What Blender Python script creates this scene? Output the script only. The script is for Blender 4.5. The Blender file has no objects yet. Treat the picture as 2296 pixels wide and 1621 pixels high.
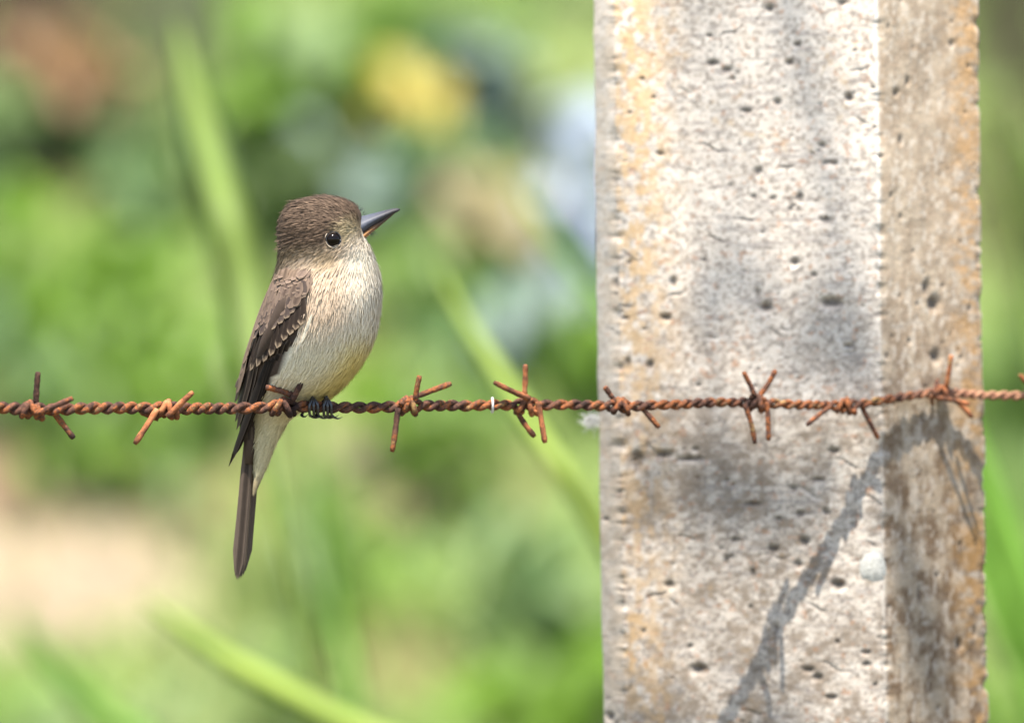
import bpy, math, random
import numpy as np
from mathutils import Vector, Matrix, noise
from mathutils.bvhtree import BVHTree

random.seed(7)
rng = np.random.default_rng(7)
sc = bpy.context.scene
COL = sc.collection

# ------------------------------------------------------------------ camera, sky, sun, exposure
S = 0.3732 / 2296.0          # metres per working unit in the plane of the bird
D = 3.0                      # camera to bird
ZC = 1.15                    # lens height
cam_d = bpy.data.cameras.new('camera')
cam = bpy.data.objects.new('camera', cam_d); COL.objects.link(cam)
cam.location = (0, -D, ZC); cam.rotation_euler = (math.radians(90), 0, 0)
cam_d.sensor_width = 36; cam_d.lens = 36 * D / 0.3732
cam_d.clip_start = 0.05; cam_d.clip_end = 2000
cam_d.dof.use_dof = True; cam_d.dof.focus_distance = D - 0.012
cam_d.dof.aperture_fstop = 7.2
sc.camera = cam

SUN = Vector((0.13, 0.70, -1.88)).normalized()      # direction the light travels
w = bpy.data.worlds.new('World'); sc.world = w; w.use_nodes = True
nt = w.node_tree
sky = nt.nodes.new('ShaderNodeTexSky'); sky.sky_type = 'NISHITA'; sky.sun_disc = False
sky.sun_elevation = math.asin(-SUN.z); sky.sun_rotation = math.atan2(-SUN.x, -SUN.y)
nt.links.new(sky.outputs[0], nt.nodes['Background'].inputs[0])
nt.nodes['Background'].inputs[1].default_value = 0.13
sun_d = bpy.data.lights.new('sun', 'SUN'); sun_d.energy = 4.6; sun_d.angle = math.radians(0.53)
sun_d.color = (1.0, 0.945, 0.85)
sun = bpy.data.objects.new('sun', sun_d); COL.objects.link(sun)
sun.rotation_euler = SUN.to_track_quat('-Z', 'Y').to_euler(); sun.location = (-2, -3, 8)
vs = sc.view_settings
vs.view_transform = 'Standard'; vs.look = 'None'; vs.gamma = 1.0; vs.use_curve_mapping = False
vs.exposure = 1.72
sc.render.engine = 'CYCLES'
sc.cycles.use_denoising = True
try: sc.cycles.denoiser = 'OPENIMAGEDENOISE'
except Exception: pass
sc.cycles.max_bounces = 6

# ------------------------------------------------------------------ helpers
def W(u, v, y=0.0):
    k = (D + y) / D
    return Vector(((u - 1148) * S * k, y, ZC + (810.5 - v) * S * k))
def Q(u, v, q): return W(u, v, q * S)
def lin(r, g, b):
    f = lambda c: (c / 255 / 12.92) if c <= 10 else ((c / 255 + 0.055) / 1.055) ** 2.4
    return (f(r), f(g), f(b))
def sstep(a, b, x):
    t = np.clip((x - a) / (b - a), 0, 1); return t * t * (3 - 2 * t)
def mixc(a, b, t): return tuple(a[i] * (1 - t) + b[i] * t for i in range(3))
def catmull(pts, n):
    pts = np.asarray(pts, float); m = len(pts)
    P = np.vstack([2 * pts[0] - pts[1], pts, 2 * pts[-1] - pts[-2]])
    out = []
    for t in np.linspace(0, m - 1, n):
        i = min(int(t), m - 2); f = t - i
        a, b, c, d = P[i], P[i + 1], P[i + 2], P[i + 3]
        out.append(.5 * (2 * b + (c - a) * f + (2 * a - 5 * b + 4 * c - d) * f * f + (3 * b - a - 3 * c + d) * f ** 3))
    return np.array(out)
def mesh(name, verts, faces, cols=None, smooth=True):
    me = bpy.data.meshes.new(name)
    me.from_pydata([tuple(map(float, x)) for x in verts], [], [tuple(map(int, f)) for f in faces])
    if cols is not None:
        a = me.color_attributes.new('tint', 'FLOAT_COLOR', 'POINT')
        c = np.ones((len(verts), 4), np.float32); c[:, :3] = np.asarray(cols, np.float32)[:, :3]
        a.data.foreach_set('color', c.ravel())
    if smooth: me.polygons.foreach_set('use_smooth', [True] * len(me.polygons))
    me.update(); return me
def obj(name, me, mat, parent=None, origin=None):
    o = bpy.data.objects.new(name, me); COL.objects.link(o)
    if mat is not None and len(me.materials) == 0: me.materials.append(mat)
    if parent is not None: o.parent = parent
    return o
def part(name, verts, faces, mat, parent, origin, cols=None, smooth=True):
    og = np.array(origin)
    return obj(name, mesh(name, np.asarray([tuple(x) for x in verts]) - og, faces, cols, smooth), mat, parent)
def thing(name, label, cat, loc=(0, 0, 0), group=None):
    o = bpy.data.objects.new(name, None); COL.objects.link(o); o.location = loc
    o.empty_display_size = .02; tag(o, label, cat, group); return o
def tag(o, label, cat, group=None):
    o['label'] = label; o['category'] = cat
    if group: o['group'] = group
    return o
def tube(path, radii, n=8, flat=None, cap=True):
    """path: list of world Vectors, radii per point. returns verts, faces"""
    path = [Vector(p) for p in path]; V = []; F = []
    ref = Vector((0.13, -1, 0.21)).normalized(); prev = None
    for i, p in enumerate(path):
        t = (path[min(i + 1, len(path) - 1)] - path[max(i - 1, 0)])
        if t.length < 1e-9: t = Vector((1, 0, 0))
        t.normalize()
        a = prev if prev is not None else ref
        a = a - t * a.dot(t)
        if a.length < 1e-5: a = Vector((1, 0, 0)) - t * t.x
        a.normalize(); prev = a; b = t.cross(a)
        for k in range(n):
            th = 2 * math.pi * k / n
            V.append(p + (a * math.cos(th) + b * math.sin(th)) * radii[i])
    for i in range(len(path) - 1):
        for k in range(n):
            F.append((i * n + k, i * n + (k + 1) % n, (i + 1) * n + (k + 1) % n, (i + 1) * n + k))
    if cap:
        F.append(tuple(range(n - 1, -1, -1))); F.append(tuple((len(path) - 1) * n + k for k in range(n)))
    return V, F
def join(lst):
    V = []; F = []
    for v, f in lst:
        o = len(V); V += list(v); F += [tuple(i + o for i in x) for x in f]
    return V, F
_h = rng.random((256, 256))
def vnoise(x, y, seed=0):
    x = np.asarray(x, float) + seed * 17.31; y = np.asarray(y, float) + seed * 9.77
    xi = np.floor(x).astype(int); yi = np.floor(y).astype(int)
    fx = x - xi; fy = y - yi; fx = fx * fx * (3 - 2 * fx); fy = fy * fy * (3 - 2 * fy)
    g = lambda i, j: _h[i % 256, j % 256]
    return (g(xi, yi) * (1 - fx) + g(xi + 1, yi) * fx) * (1 - fy) + (g(xi, yi + 1) * (1 - fx) + g(xi + 1, yi + 1) * fx) * fy
def fbm(x, y, o=4, seed=0):
    s = 0; a = .5; n = 0
    for i in range(o):
        s = s + a * vnoise(x * 2 ** i, y * 2 ** i, seed + i * 3); n += a; a *= .55
    return s / n

# ------------------------------------------------------------------ materials
def new_mat(name):
    m = bpy.data.materials.new(name); m.use_nodes = True
    return m, m.node_tree, m.node_tree.nodes['Principled BSDF']
def noise_node(nt, scale, detail=4, rough=.55, coord='Object', stretch=None):
    tc = nt.nodes.new('ShaderNodeTexCoord'); n = nt.nodes.new('ShaderNodeTexNoise')
    n.inputs['Scale'].default_value = scale; n.inputs['Detail'].default_value = detail; n.inputs['Roughness'].default_value = rough
    src = tc.outputs[coord]
    if stretch:
        mp = nt.nodes.new('ShaderNodeMapping'); mp.inputs['Scale'].default_value = stretch
        nt.links.new(src, mp.inputs['Vector']); src = mp.outputs[0]
    nt.links.new(src, n.inputs['Vector']); return n
def ramp(nt, src, stops):
    r = nt.nodes.new('ShaderNodeValToRGB'); e = r.color_ramp.elements
    while len(e) < len(stops): e.new(.5)
    for k, (p, c) in enumerate(stops): e[k].position = p; e[k].color = (*c, 1)
    nt.links.new(src, r.inputs[0]); return r
def mul(nt, a, b, fac=1.0, mode='MULTIPLY'):
    m = nt.nodes.new('ShaderNodeMix'); m.data_type = 'RGBA'; m.blend_type = mode
    m.inputs[0].default_value = fac
    nt.links.new(a, m.inputs[6]); nt.links.new(b, m.inputs[7]); return m.outputs[2]
def bump(nt, src, bsdf, strength, dist):
    b = nt.nodes.new('ShaderNodeBump'); b.inputs['Strength'].default_value = strength; b.inputs['Distance'].default_value = dist
    nt.links.new(src, b.inputs['Height']); nt.links.new(b.outputs[0], bsdf.inputs['Normal'])
def tint_mat(name, rough=.75, spec=.25, nscale=None, lo=.7, hi=1.25, bstr=0, bdist=.0003, stretch=None):
    m, nt, b = new_mat(name)
    at = nt.nodes.new('ShaderNodeAttribute'); at.attribute_name = 'tint'
    c = at.outputs['Color']
    if nscale:
        n = noise_node(nt, nscale, 4, .6, stretch=stretch)
        r = ramp(nt, n.outputs['Fac'], [(.25, (lo,) * 3), (.75, (hi,) * 3)])
        c = mul(nt, c, r.outputs[0])
        if bstr: bump(nt, n.outputs['Fac'], b, bstr, bdist)
    nt.links.new(c, b.inputs['Base Color'])
    b.inputs['Roughness'].default_value = rough; b.inputs['Specular IOR Level'].default_value = spec
    return m
def plain_mat(name, c, rough=.6, spec=.4, nscale=300, lo=.75, hi=1.2):
    m, nt, b = new_mat(name)
    n = noise_node(nt, nscale, 3)
    r = ramp(nt, n.outputs['Fac'], [(.3, tuple(x * lo for x in c)), (.7, tuple(x * hi for x in c))])
    nt.links.new(r.outputs[0], b.inputs['Base Color'])
    b.inputs['Roughness'].default_value = rough; b.inputs['Specular IOR Level'].default_value = spec
    return m
def leaf_mat(name, c, trans=.45, rough=.45, scale=25, c2=None, spec=.3):
    m, nt, b = new_mat(name)
    n = noise_node(nt, scale, 4)
    c2 = c2 or tuple(x * .7 for x in c)
    r = ramp(nt, n.outputs['Fac'], [(.32, c2), (.68, c)])
    nt.links.new(r.outputs[0], b.inputs['Base Color'])
    b.inputs['Roughness'].default_value = rough; b.inputs['Specular IOR Level'].default_value = spec
    tr = nt.nodes.new('ShaderNodeBsdfTranslucent'); nt.links.new(r.outputs[0], tr.inputs['Color'])
    mx = nt.nodes.new('ShaderNodeMixShader'); mx.inputs[0].default_value = trans
    out = nt.nodes['Material Output']
    nt.links.new(b.outputs[0], mx.inputs[1]); nt.links.new(tr.outputs[0], mx.inputs[2]); nt.links.new(mx.outputs[0], out.inputs['Surface'])
    return m
def tint_leaf_mat(name, trans=.4):
    m, nt, b = new_mat(name)
    at = nt.nodes.new('ShaderNodeAttribute'); at.attribute_name = 'tint'
    nt.links.new(at.outputs['Color'], b.inputs['Base Color']); b.inputs['Roughness'].default_value = .5
    tr = nt.nodes.new('ShaderNodeBsdfTranslucent'); nt.links.new(at.outputs['Color'], tr.inputs['Color'])
    mx = nt.nodes.new('ShaderNodeMixShader'); mx.inputs[0].default_value = trans
    nt.links.new(b.outputs[0], mx.inputs[1]); nt.links.new(tr.outputs[0], mx.inputs[2])
    nt.links.new(mx.outputs[0], nt.nodes['Material Output'].inputs['Surface'])
    return m

M = {}
# rust: brown-purple scale, orange bloom, ochre dust
m, nt, b = new_mat('rusted_steel')
n1 = noise_node(nt, 120, 6, .7); n2 = noise_node(nt, 700, 4, .6)
r1 = ramp(nt, n1.outputs['Fac'], [(.36, (.022, .012, .010)), (.44, (.055, .027, .019)), (.50, (.085, .040, .026)), (.55, (.21, .070, .022)), (.59, (.075, .036, .022)), (.66, (.20, .12, .048)), (.74, (.25, .16, .07))])
r2 = ramp(nt, n2.outputs['Fac'], [(.3, (.55, .55, .55)), (.7, (1.55, 1.45, 1.35))])
tcx = nt.nodes.new('ShaderNodeTexCoord'); sx_ = nt.nodes.new('ShaderNodeSeparateXYZ'); nt.links.new(tcx.outputs['Object'], sx_.inputs[0])
mr = nt.nodes.new('ShaderNodeMapRange'); mr.inputs[1].default_value = .325; mr.inputs[2].default_value = .362; nt.links.new(sx_.outputs['X'], mr.inputs[0])
fr = ramp(nt, n2.outputs['Fac'], [(.35, (.13, .055, .035)), (.6, (.33, .17, .10))])
mxr = nt.nodes.new('ShaderNodeMix'); mxr.data_type = 'RGBA'; nt.links.new(mr.outputs[0], mxr.inputs[0])
nt.links.new(mul(nt, r1.outputs[0], r2.outputs[0]), mxr.inputs[6]); nt.links.new(fr.outputs[0], mxr.inputs[7])
nt.links.new(mxr.outputs[2], b.inputs['Base Color'])      # sunlit look of the stretch past the post, painted in as paler rust
b.inputs['Roughness'].default_value = .88; b.inputs['Specular IOR Level'].default_value = .2
bump(nt, n2.outputs['Fac'], b, .7, .0006); M['rust'] = m
m, nt, b = new_mat('fresh_rust')
n1 = noise_node(nt, 150, 6, .7)
r1 = ramp(nt, n1.outputs['Fac'], [(.38, (.05, .024, .015)), (.48, (.13, .050, .024)), (.57, (.30, .105, .042)), (.68, (.27, .16, .075))])
nt.links.new(r1.outputs[0], b.inputs['Base Color']); b.inputs['Roughness'].default_value = .9; b.inputs['Specular IOR Level'].default_value = .15
bump(nt, n1.outputs['Fac'], b, .7, .0006); M['fresh_rust'] = m
M['concrete'] = tint_mat('weathered_concrete', .92, .15, 1100, .74, 1.20, .25, .0005)
M['plume'] = tint_mat('contour_feather', .85, .12, 1400, .8, 1.18)
M['feather'] = tint_mat('flight_feather', .72, .10, 900, .82, 1.15, .25, .0002, (1, 1, .25))
M['bill'] = tint_mat('bill_horn', .55, .25, 1500, .8, 1.2)
M['eye'] = plain_mat('dark_eye', (.005, .003, .002), .10, .16)
M['eye_ring'] = plain_mat('pale_eye_ring', (.45, .36, .27), .8, .2, 2000, .6)
M['toe'] = plain_mat('dark_scaly_toe', (.020, .018, .018), .38, .5, 1800, .5, 1.6)
M['claw'] = plain_mat('black_claw', (.012, .012, .014), .3, .5)
M['silk'] = plain_mat('white_fibre', (.50, .49, .46), .8, .2)
M['lichen'] = plain_mat('white_lichen', (.36, .35, .315), .95, .1, 1200, .6, 1.15)
M['lime'] = leaf_mat('lime_leaf', (.15, .275, .018), .5)
M['green'] = leaf_mat('mid_green_leaf', (.125, .225, .022), .5)
M['deep'] = leaf_mat('deep_green_leaf', (.065, .105, .022), .4)
M['mint'] = leaf_mat('pale_mint_leaf', (.215, .305, .115), .4)
M['glaucous'] = leaf_mat('waxy_blue_grey_leaf', (.195, .25, .215), .2, .5, 18, (.175, .235, .195))
M['pale'] = leaf_mat('whitish_blue_leaf', (.285, .325, .385), .2, .5, 18, (.26, .305, .36))
M['teal'] = leaf_mat('blue_green_leaf', (.11, .20, .062), .45)
M['yellow'] = leaf_mat('yellowing_leaf', (.57, .46, .085), .5)
M['cream'] = leaf_mat('dry_cream_leaf', (.40, .345, .18), .4)
M['orange'] = leaf_mat('dry_orange_leaf', (.29, .17, .08), .4)
M['brown'] = leaf_mat('dead_brown_leaf', (.10, .055, .03), .2)
M['blade'] = leaf_mat('yellow_green_blade', (.20, .27, .055), .45, .5, 9, (.175, .25, .05))
M['blade2'] = leaf_mat('fresh_green_blade', (.21, .37, .06), .55, .5, 9, (.18, .33, .05))
M['blade4'] = leaf_mat('straw_green_blade', (.33, .42, .08), .5, .5, 9, (.29, .38, .07))
M['blade3'] = leaf_mat('lime_blade', (.26, .46, .07), .55, .5, 9, (.23, .42, .06))
M['stem'] = leaf_mat('green_stem', (.08, .15, .03), .1)
M['bark'] = plain_mat('grey_bark', (.13, .10, .075), .95, .1, 30, .5, 1.3)
M['grass'] = tint_leaf_mat('bank_grass_blade', .4)
M['litter'] = tint_leaf_mat('dry_leaf_litter', .15)

# ------------------------------------------------------------------ ground and bank
def bank_h(x, y):
    t = max(0.0, y - 3.05)
    h = .85 * (math.sqrt(t * t + .06) - math.sqrt(.06)) if t > 0 else 0.0
    if y > 6.2: h = h - .85 * (y - 6.2) * min(1, (y - 6.2) / 1.5) * .6
    return h + (.05 * noise.noise(Vector((x * 1.7, y * 1.7, 3))) + .02 * noise.noise(Vector((x * 6, y * 6, 8)))) * min(1, t)
def sheet(name, xs, ys, hf, mat):
    V = [(x, y, hf(x, y)) for y in ys for x in xs]; nx = len(xs)
    F = [(j * nx + i, j * nx + i + 1, (j + 1) * nx + i + 1, (j + 1) * nx + i) for j in range(len(ys) - 1) for i in range(nx - 1)]
    o = obj(name, mesh(name, V, F), mat); o['kind'] = 'structure'; return o
m, nt, b = new_mat('roadside_earth')
n1 = noise_node(nt, 1.3, 6, .6); n2 = noise_node(nt, 40, 5, .6)
r1 = ramp(nt, n1.outputs['Fac'], [(.35, (.05, .085, .02)), (.5, (.10, .085, .045)), (.65, (.17, .13, .08))])
r2 = ramp(nt, n2.outputs['Fac'], [(.3, (.6, .6, .6)), (.7, (1.25, 1.25, 1.25))])
nt.links.new(mul(nt, r1.outputs[0], r2.outputs[0]), b.inputs['Base Color']); b.inputs['Roughness'].default_value = .95
bump(nt, n2.outputs['Fac'], b, .6, .01); M['earth'] = m
xs = [-900, -300, -100, -40, -15] + list(np.linspace(-6, 6, 9)) + [15, 40, 100, 300, 900]
ys = [-900, -300, -100, -40, -15] + list(np.linspace(-6, 6, 9)) + [15, 40, 100, 300, 900]
sheet('ground', xs, ys, lambda x, y: -.004, M['earth'])

# bank soil: colour changes by place (dry pale clay, moss); dark upper patches are painted tree shade
PATCH = [  # u, v, radius u, radius v, colour, strength
    (110, 1285, 400, 165, (.20, .155, .105), 1.0), (-40, 1050, 170, 130, (.16, .11, .07), 1.0), (430, 1130, 230, 90, (.115, .095, .045), .85),
    (80, 1150, 130, 50, (.09, .062, .035), .8), (880, 1030, 230, 80, (.125, .11, .065), .85), (1010, 1110, 200, 80, (.15, .11, .065), .9),
    (860, 1480, 150, 100, (.11, .078, .040), .85), (40, 60, 260, 220, (.026, .016, .010), 1.0), (60, 360, 160, 110, (.034, .018, .013), 1.0), (230, 260, 180, 170, (.040, .042, .020), .95),
    (320, 40, 200, 100, (.035, .034, .016), .9), (470, 60, 170, 140, (.032, .038, .020), .9), (820, 110, 260, 90, (.028, .055, .010), .9), (2330, 60, 220, 260, (.022, .022, .010), 1.0),
    (2330, 480, 180, 240, (.050, .042, .022), .95), (1320, 20, 140, 60, (.025, .032, .014), .9), (2350, 980, 220, 260, (.035, .06, .014), .95), (560, 420, 110, 200, (.045, .065, .025), .9)]
def project(p):
    k = (D + p[1]) / D
    return p[0] / (S * k) + 1148, 810.5 - (p[2] - ZC) / (S * k)
PATCHW = []   # patches as places on the bank: x, z, radii in metres
for (u, v, ru, rv, c, s_) in PATCH:
    y = 3.6
    while bank_h(W(u, v, y).x, y) < W(u, v, y).z and y < 6.5: y += .01
    k = (D + y) / D; p = W(u, v, y)
    PATCHW.append((p.x, p.z, ru * S * k, rv * S * k, c, s_))
bx = np.concatenate([np.linspace(-9, -2.3, 30), np.linspace(-2.2, 2.2, 190), np.linspace(2.3, 9, 30)]); by = np.concatenate([np.linspace(3.0, 3.85, 30), np.linspace(3.87, 5.5, 150), np.linspace(5.55, 10, 40)])
V = []; C = []
for y in by:
    for x in bx:
        h = bank_h(x, y); V.append((x, y, h + .004))
        n = noise.noise(Vector((x * 5, y * 5, 0))); n2 = noise.noise(Vector((x * 23, y * 23, 5)))
        c = mixc((.085, .14, .03), (.15, .17, .065), min(1, max(0, .5 + n)))
        for (px, pz, rx, rz, pc, s_) in PATCHW:
            d2 = ((x - px) / rx) ** 2 + ((h - pz) / rz) ** 2
            if d2 < 4: c = mixc(c, pc, s_ * float(sstep(1.35, .55, math.sqrt(d2) + .25 * n)))
        C.append(tuple(q * (1 + .3 * n2) for q in c))
nx = len(bx)
F = [(j * nx + i, j * nx + i + 1, (j + 1) * nx + i + 1, (j + 1) * nx + i) for j in range(len(by) - 1) for i in range(nx - 1)]
M['soil'] = tint_mat('bank_soil', .95, .1, 60, .75, 1.25, .5, .006)
bank = obj('bank', mesh('bank', V, F, C), M['soil']); bank['kind'] = 'structure'

# ------------------------------------------------------------------ low grass and litter on the bank
def grass_cloud(name, label, n, region, lens, wid, colf, mat):
    V = []; F = []; C = []
    for _ in range(n):
        x = random.uniform(*region[0]); y = random.uniform(*region[1]); h = bank_h(x, y)
        u, v = project((x, y, h)); col = colf(x, h, u, v)
        if col is None: continue
        L = random.uniform(*lens); a = random.uniform(0, 6.28); lean = random.uniform(.2, .9)
        d = Vector((math.cos(a) * lean, math.sin(a) * lean - .15, 1)).normalized(); sd = Vector((-math.sin(a), math.cos(a), 0)) * random.uniform(*wid) * .5
        p = Vector((x, y, h)); o = len(V)
        pm = p + d * L * .55; pt = p + d * L * .85 + Vector((math.cos(a), math.sin(a), -.15)) * L * .25
        V += [p - sd, p + sd, pm + sd * .9, pm - sd * .9, pt]; F += [(o, o + 1, o + 2, o + 3), (o + 3, o + 2, o + 4)]
        k = random.uniform(.75, 1.25); C += [tuple(q * k for q in col)] * 5
    o = obj(name, mesh(name, V, F, C), mat); o['kind'] = 'stuff'; tag(o, label, 'grass'); return o
def grass_col(x, h, u, v):
    for (px, pz, rx, rz, pc, s_) in PATCHW:
        if ((x - px) / rx) ** 2 + ((h - pz) / rz) ** 2 < .8 and random.random() < .88 * s_: return None
    n = noise.noise(Vector((x * 4, h * 4, 11)))
    c = mixc((.12, .22, .036), (.22, .29, .070), min(1, max(0, .5 + 1.2 * n)))
    if random.random() < .12: c = (.17, .145, .075)
    return c
grass_cloud('bank_grass', 'short fresh green grass covering the earth bank', 38000, ((-2.1, 2.1), (3.5, 5.8)), (.025, .065), (.005, .010), grass_col, M['grass'])

# ------------------------------------------------------------------ leafy plants on the bank
def leaf_mesh(name, L, Wd, droop=.35, fold=.22, n=7):
    V = []; F = []
    for i in range(n + 1):
        t = i / n; wdt = Wd * .5 * (math.sin(math.pi * min(1, t * .98 + .02) ** .8) ** .8 if 0 < i < n else .03)
        yy = L * t; zz = -droop * L * t * t
        for k, s in enumerate((-1, -.5, 0, .5, 1)):
            V.append((s * wdt, yy, zz + abs(s) * wdt * fold * 2 + .02 * L * math.sin(7 * t) * s))
    for i in range(n):
        for k in range(4): F.append((i * 5 + k, i * 5 + k + 1, (i + 1) * 5 + k + 1, (i + 1) * 5 + k))
    return mesh(name, V, F)
LEAVES = {}
def leaf_data(mat, kind):
    key = (mat, kind)
    if key not in LEAVES:
        L, Wd, dr = {'broad': (1, .62, .3), 'oval': (1, .45, .35), 'lance': (1, .2, .55), 'round': (1, .85, .25)}[kind]
        me = leaf_mesh('leaf', L, Wd, dr); me.materials.append(M[mat]); LEAVES[key] = me
    return LEAVES[key]
def on_bank(u, v):
    """where the line of sight through (u, v) meets the bank"""
    y = 3.2
    while bank_h(W(u, v, y).x, y) < W(u, v, y).z and y < 7: y += .012
    return W(u, v, y)
def plant(name, label, u, v, y, mat, kind, n, L, spread, odd=None):
    """a plant rooted on the bank slope, its leaf mass just above the slope; L and spread in working units at that depth"""
    random.seed(int(u) * 31 + int(v) * 7 + n)
    dv = .76 * (.55 * L + 48) + .42 * L; P = on_bank(u, v + dv); up_n = Vector((0, -.65, .76)); k = S * (D + P.y) / D; L *= k; spread *= k
    c = P + up_n * (.55 * L + .02)
    root = P + Vector((random.uniform(-.01, .01), -.03, 0)); root.z = bank_h(root.x, root.y)
    t = thing(name, label, 'plant', root)
    vs_ = []; sx = Vector((1, 0, 0)); sy = Vector((0, .76, .65))
    for i in range(n):
        cc = c + sx * random.gauss(0, spread) + sy * random.gauss(0, spread) + up_n * random.uniform(-.3, .5) * L
        s_ = L * random.uniform(.75, 1.2)
        R = Matrix.Rotation(random.uniform(-1.4, 1.4) + math.pi, 4, 'Z') @ Matrix.Rotation(random.uniform(-.9, .1), 4, 'X') @ Matrix.Rotation(random.uniform(-.5, .5), 4, 'Y')
        base = cc - R @ Vector((0, .5 * s_, -.08 * s_))
        midp = root.lerp(base, .55) + Vector((random.uniform(-.006, .006), -.005, .004))
        vs_.append(tube([Vector(p) for p in catmull([root, midp, base], 6)], np.linspace(.0022, .0010, 6), 5))
        o = obj('leaf', leaf_data(odd[1] if odd and i < odd[0] else mat, kind), None, t)
        o.matrix_local = Matrix.Translation(base - root) @ R @ Matrix.Scale(s_, 4)
    a, b_ = join(vs_); part('stem', a, b_, M['stem'], t, root)
    return t
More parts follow.
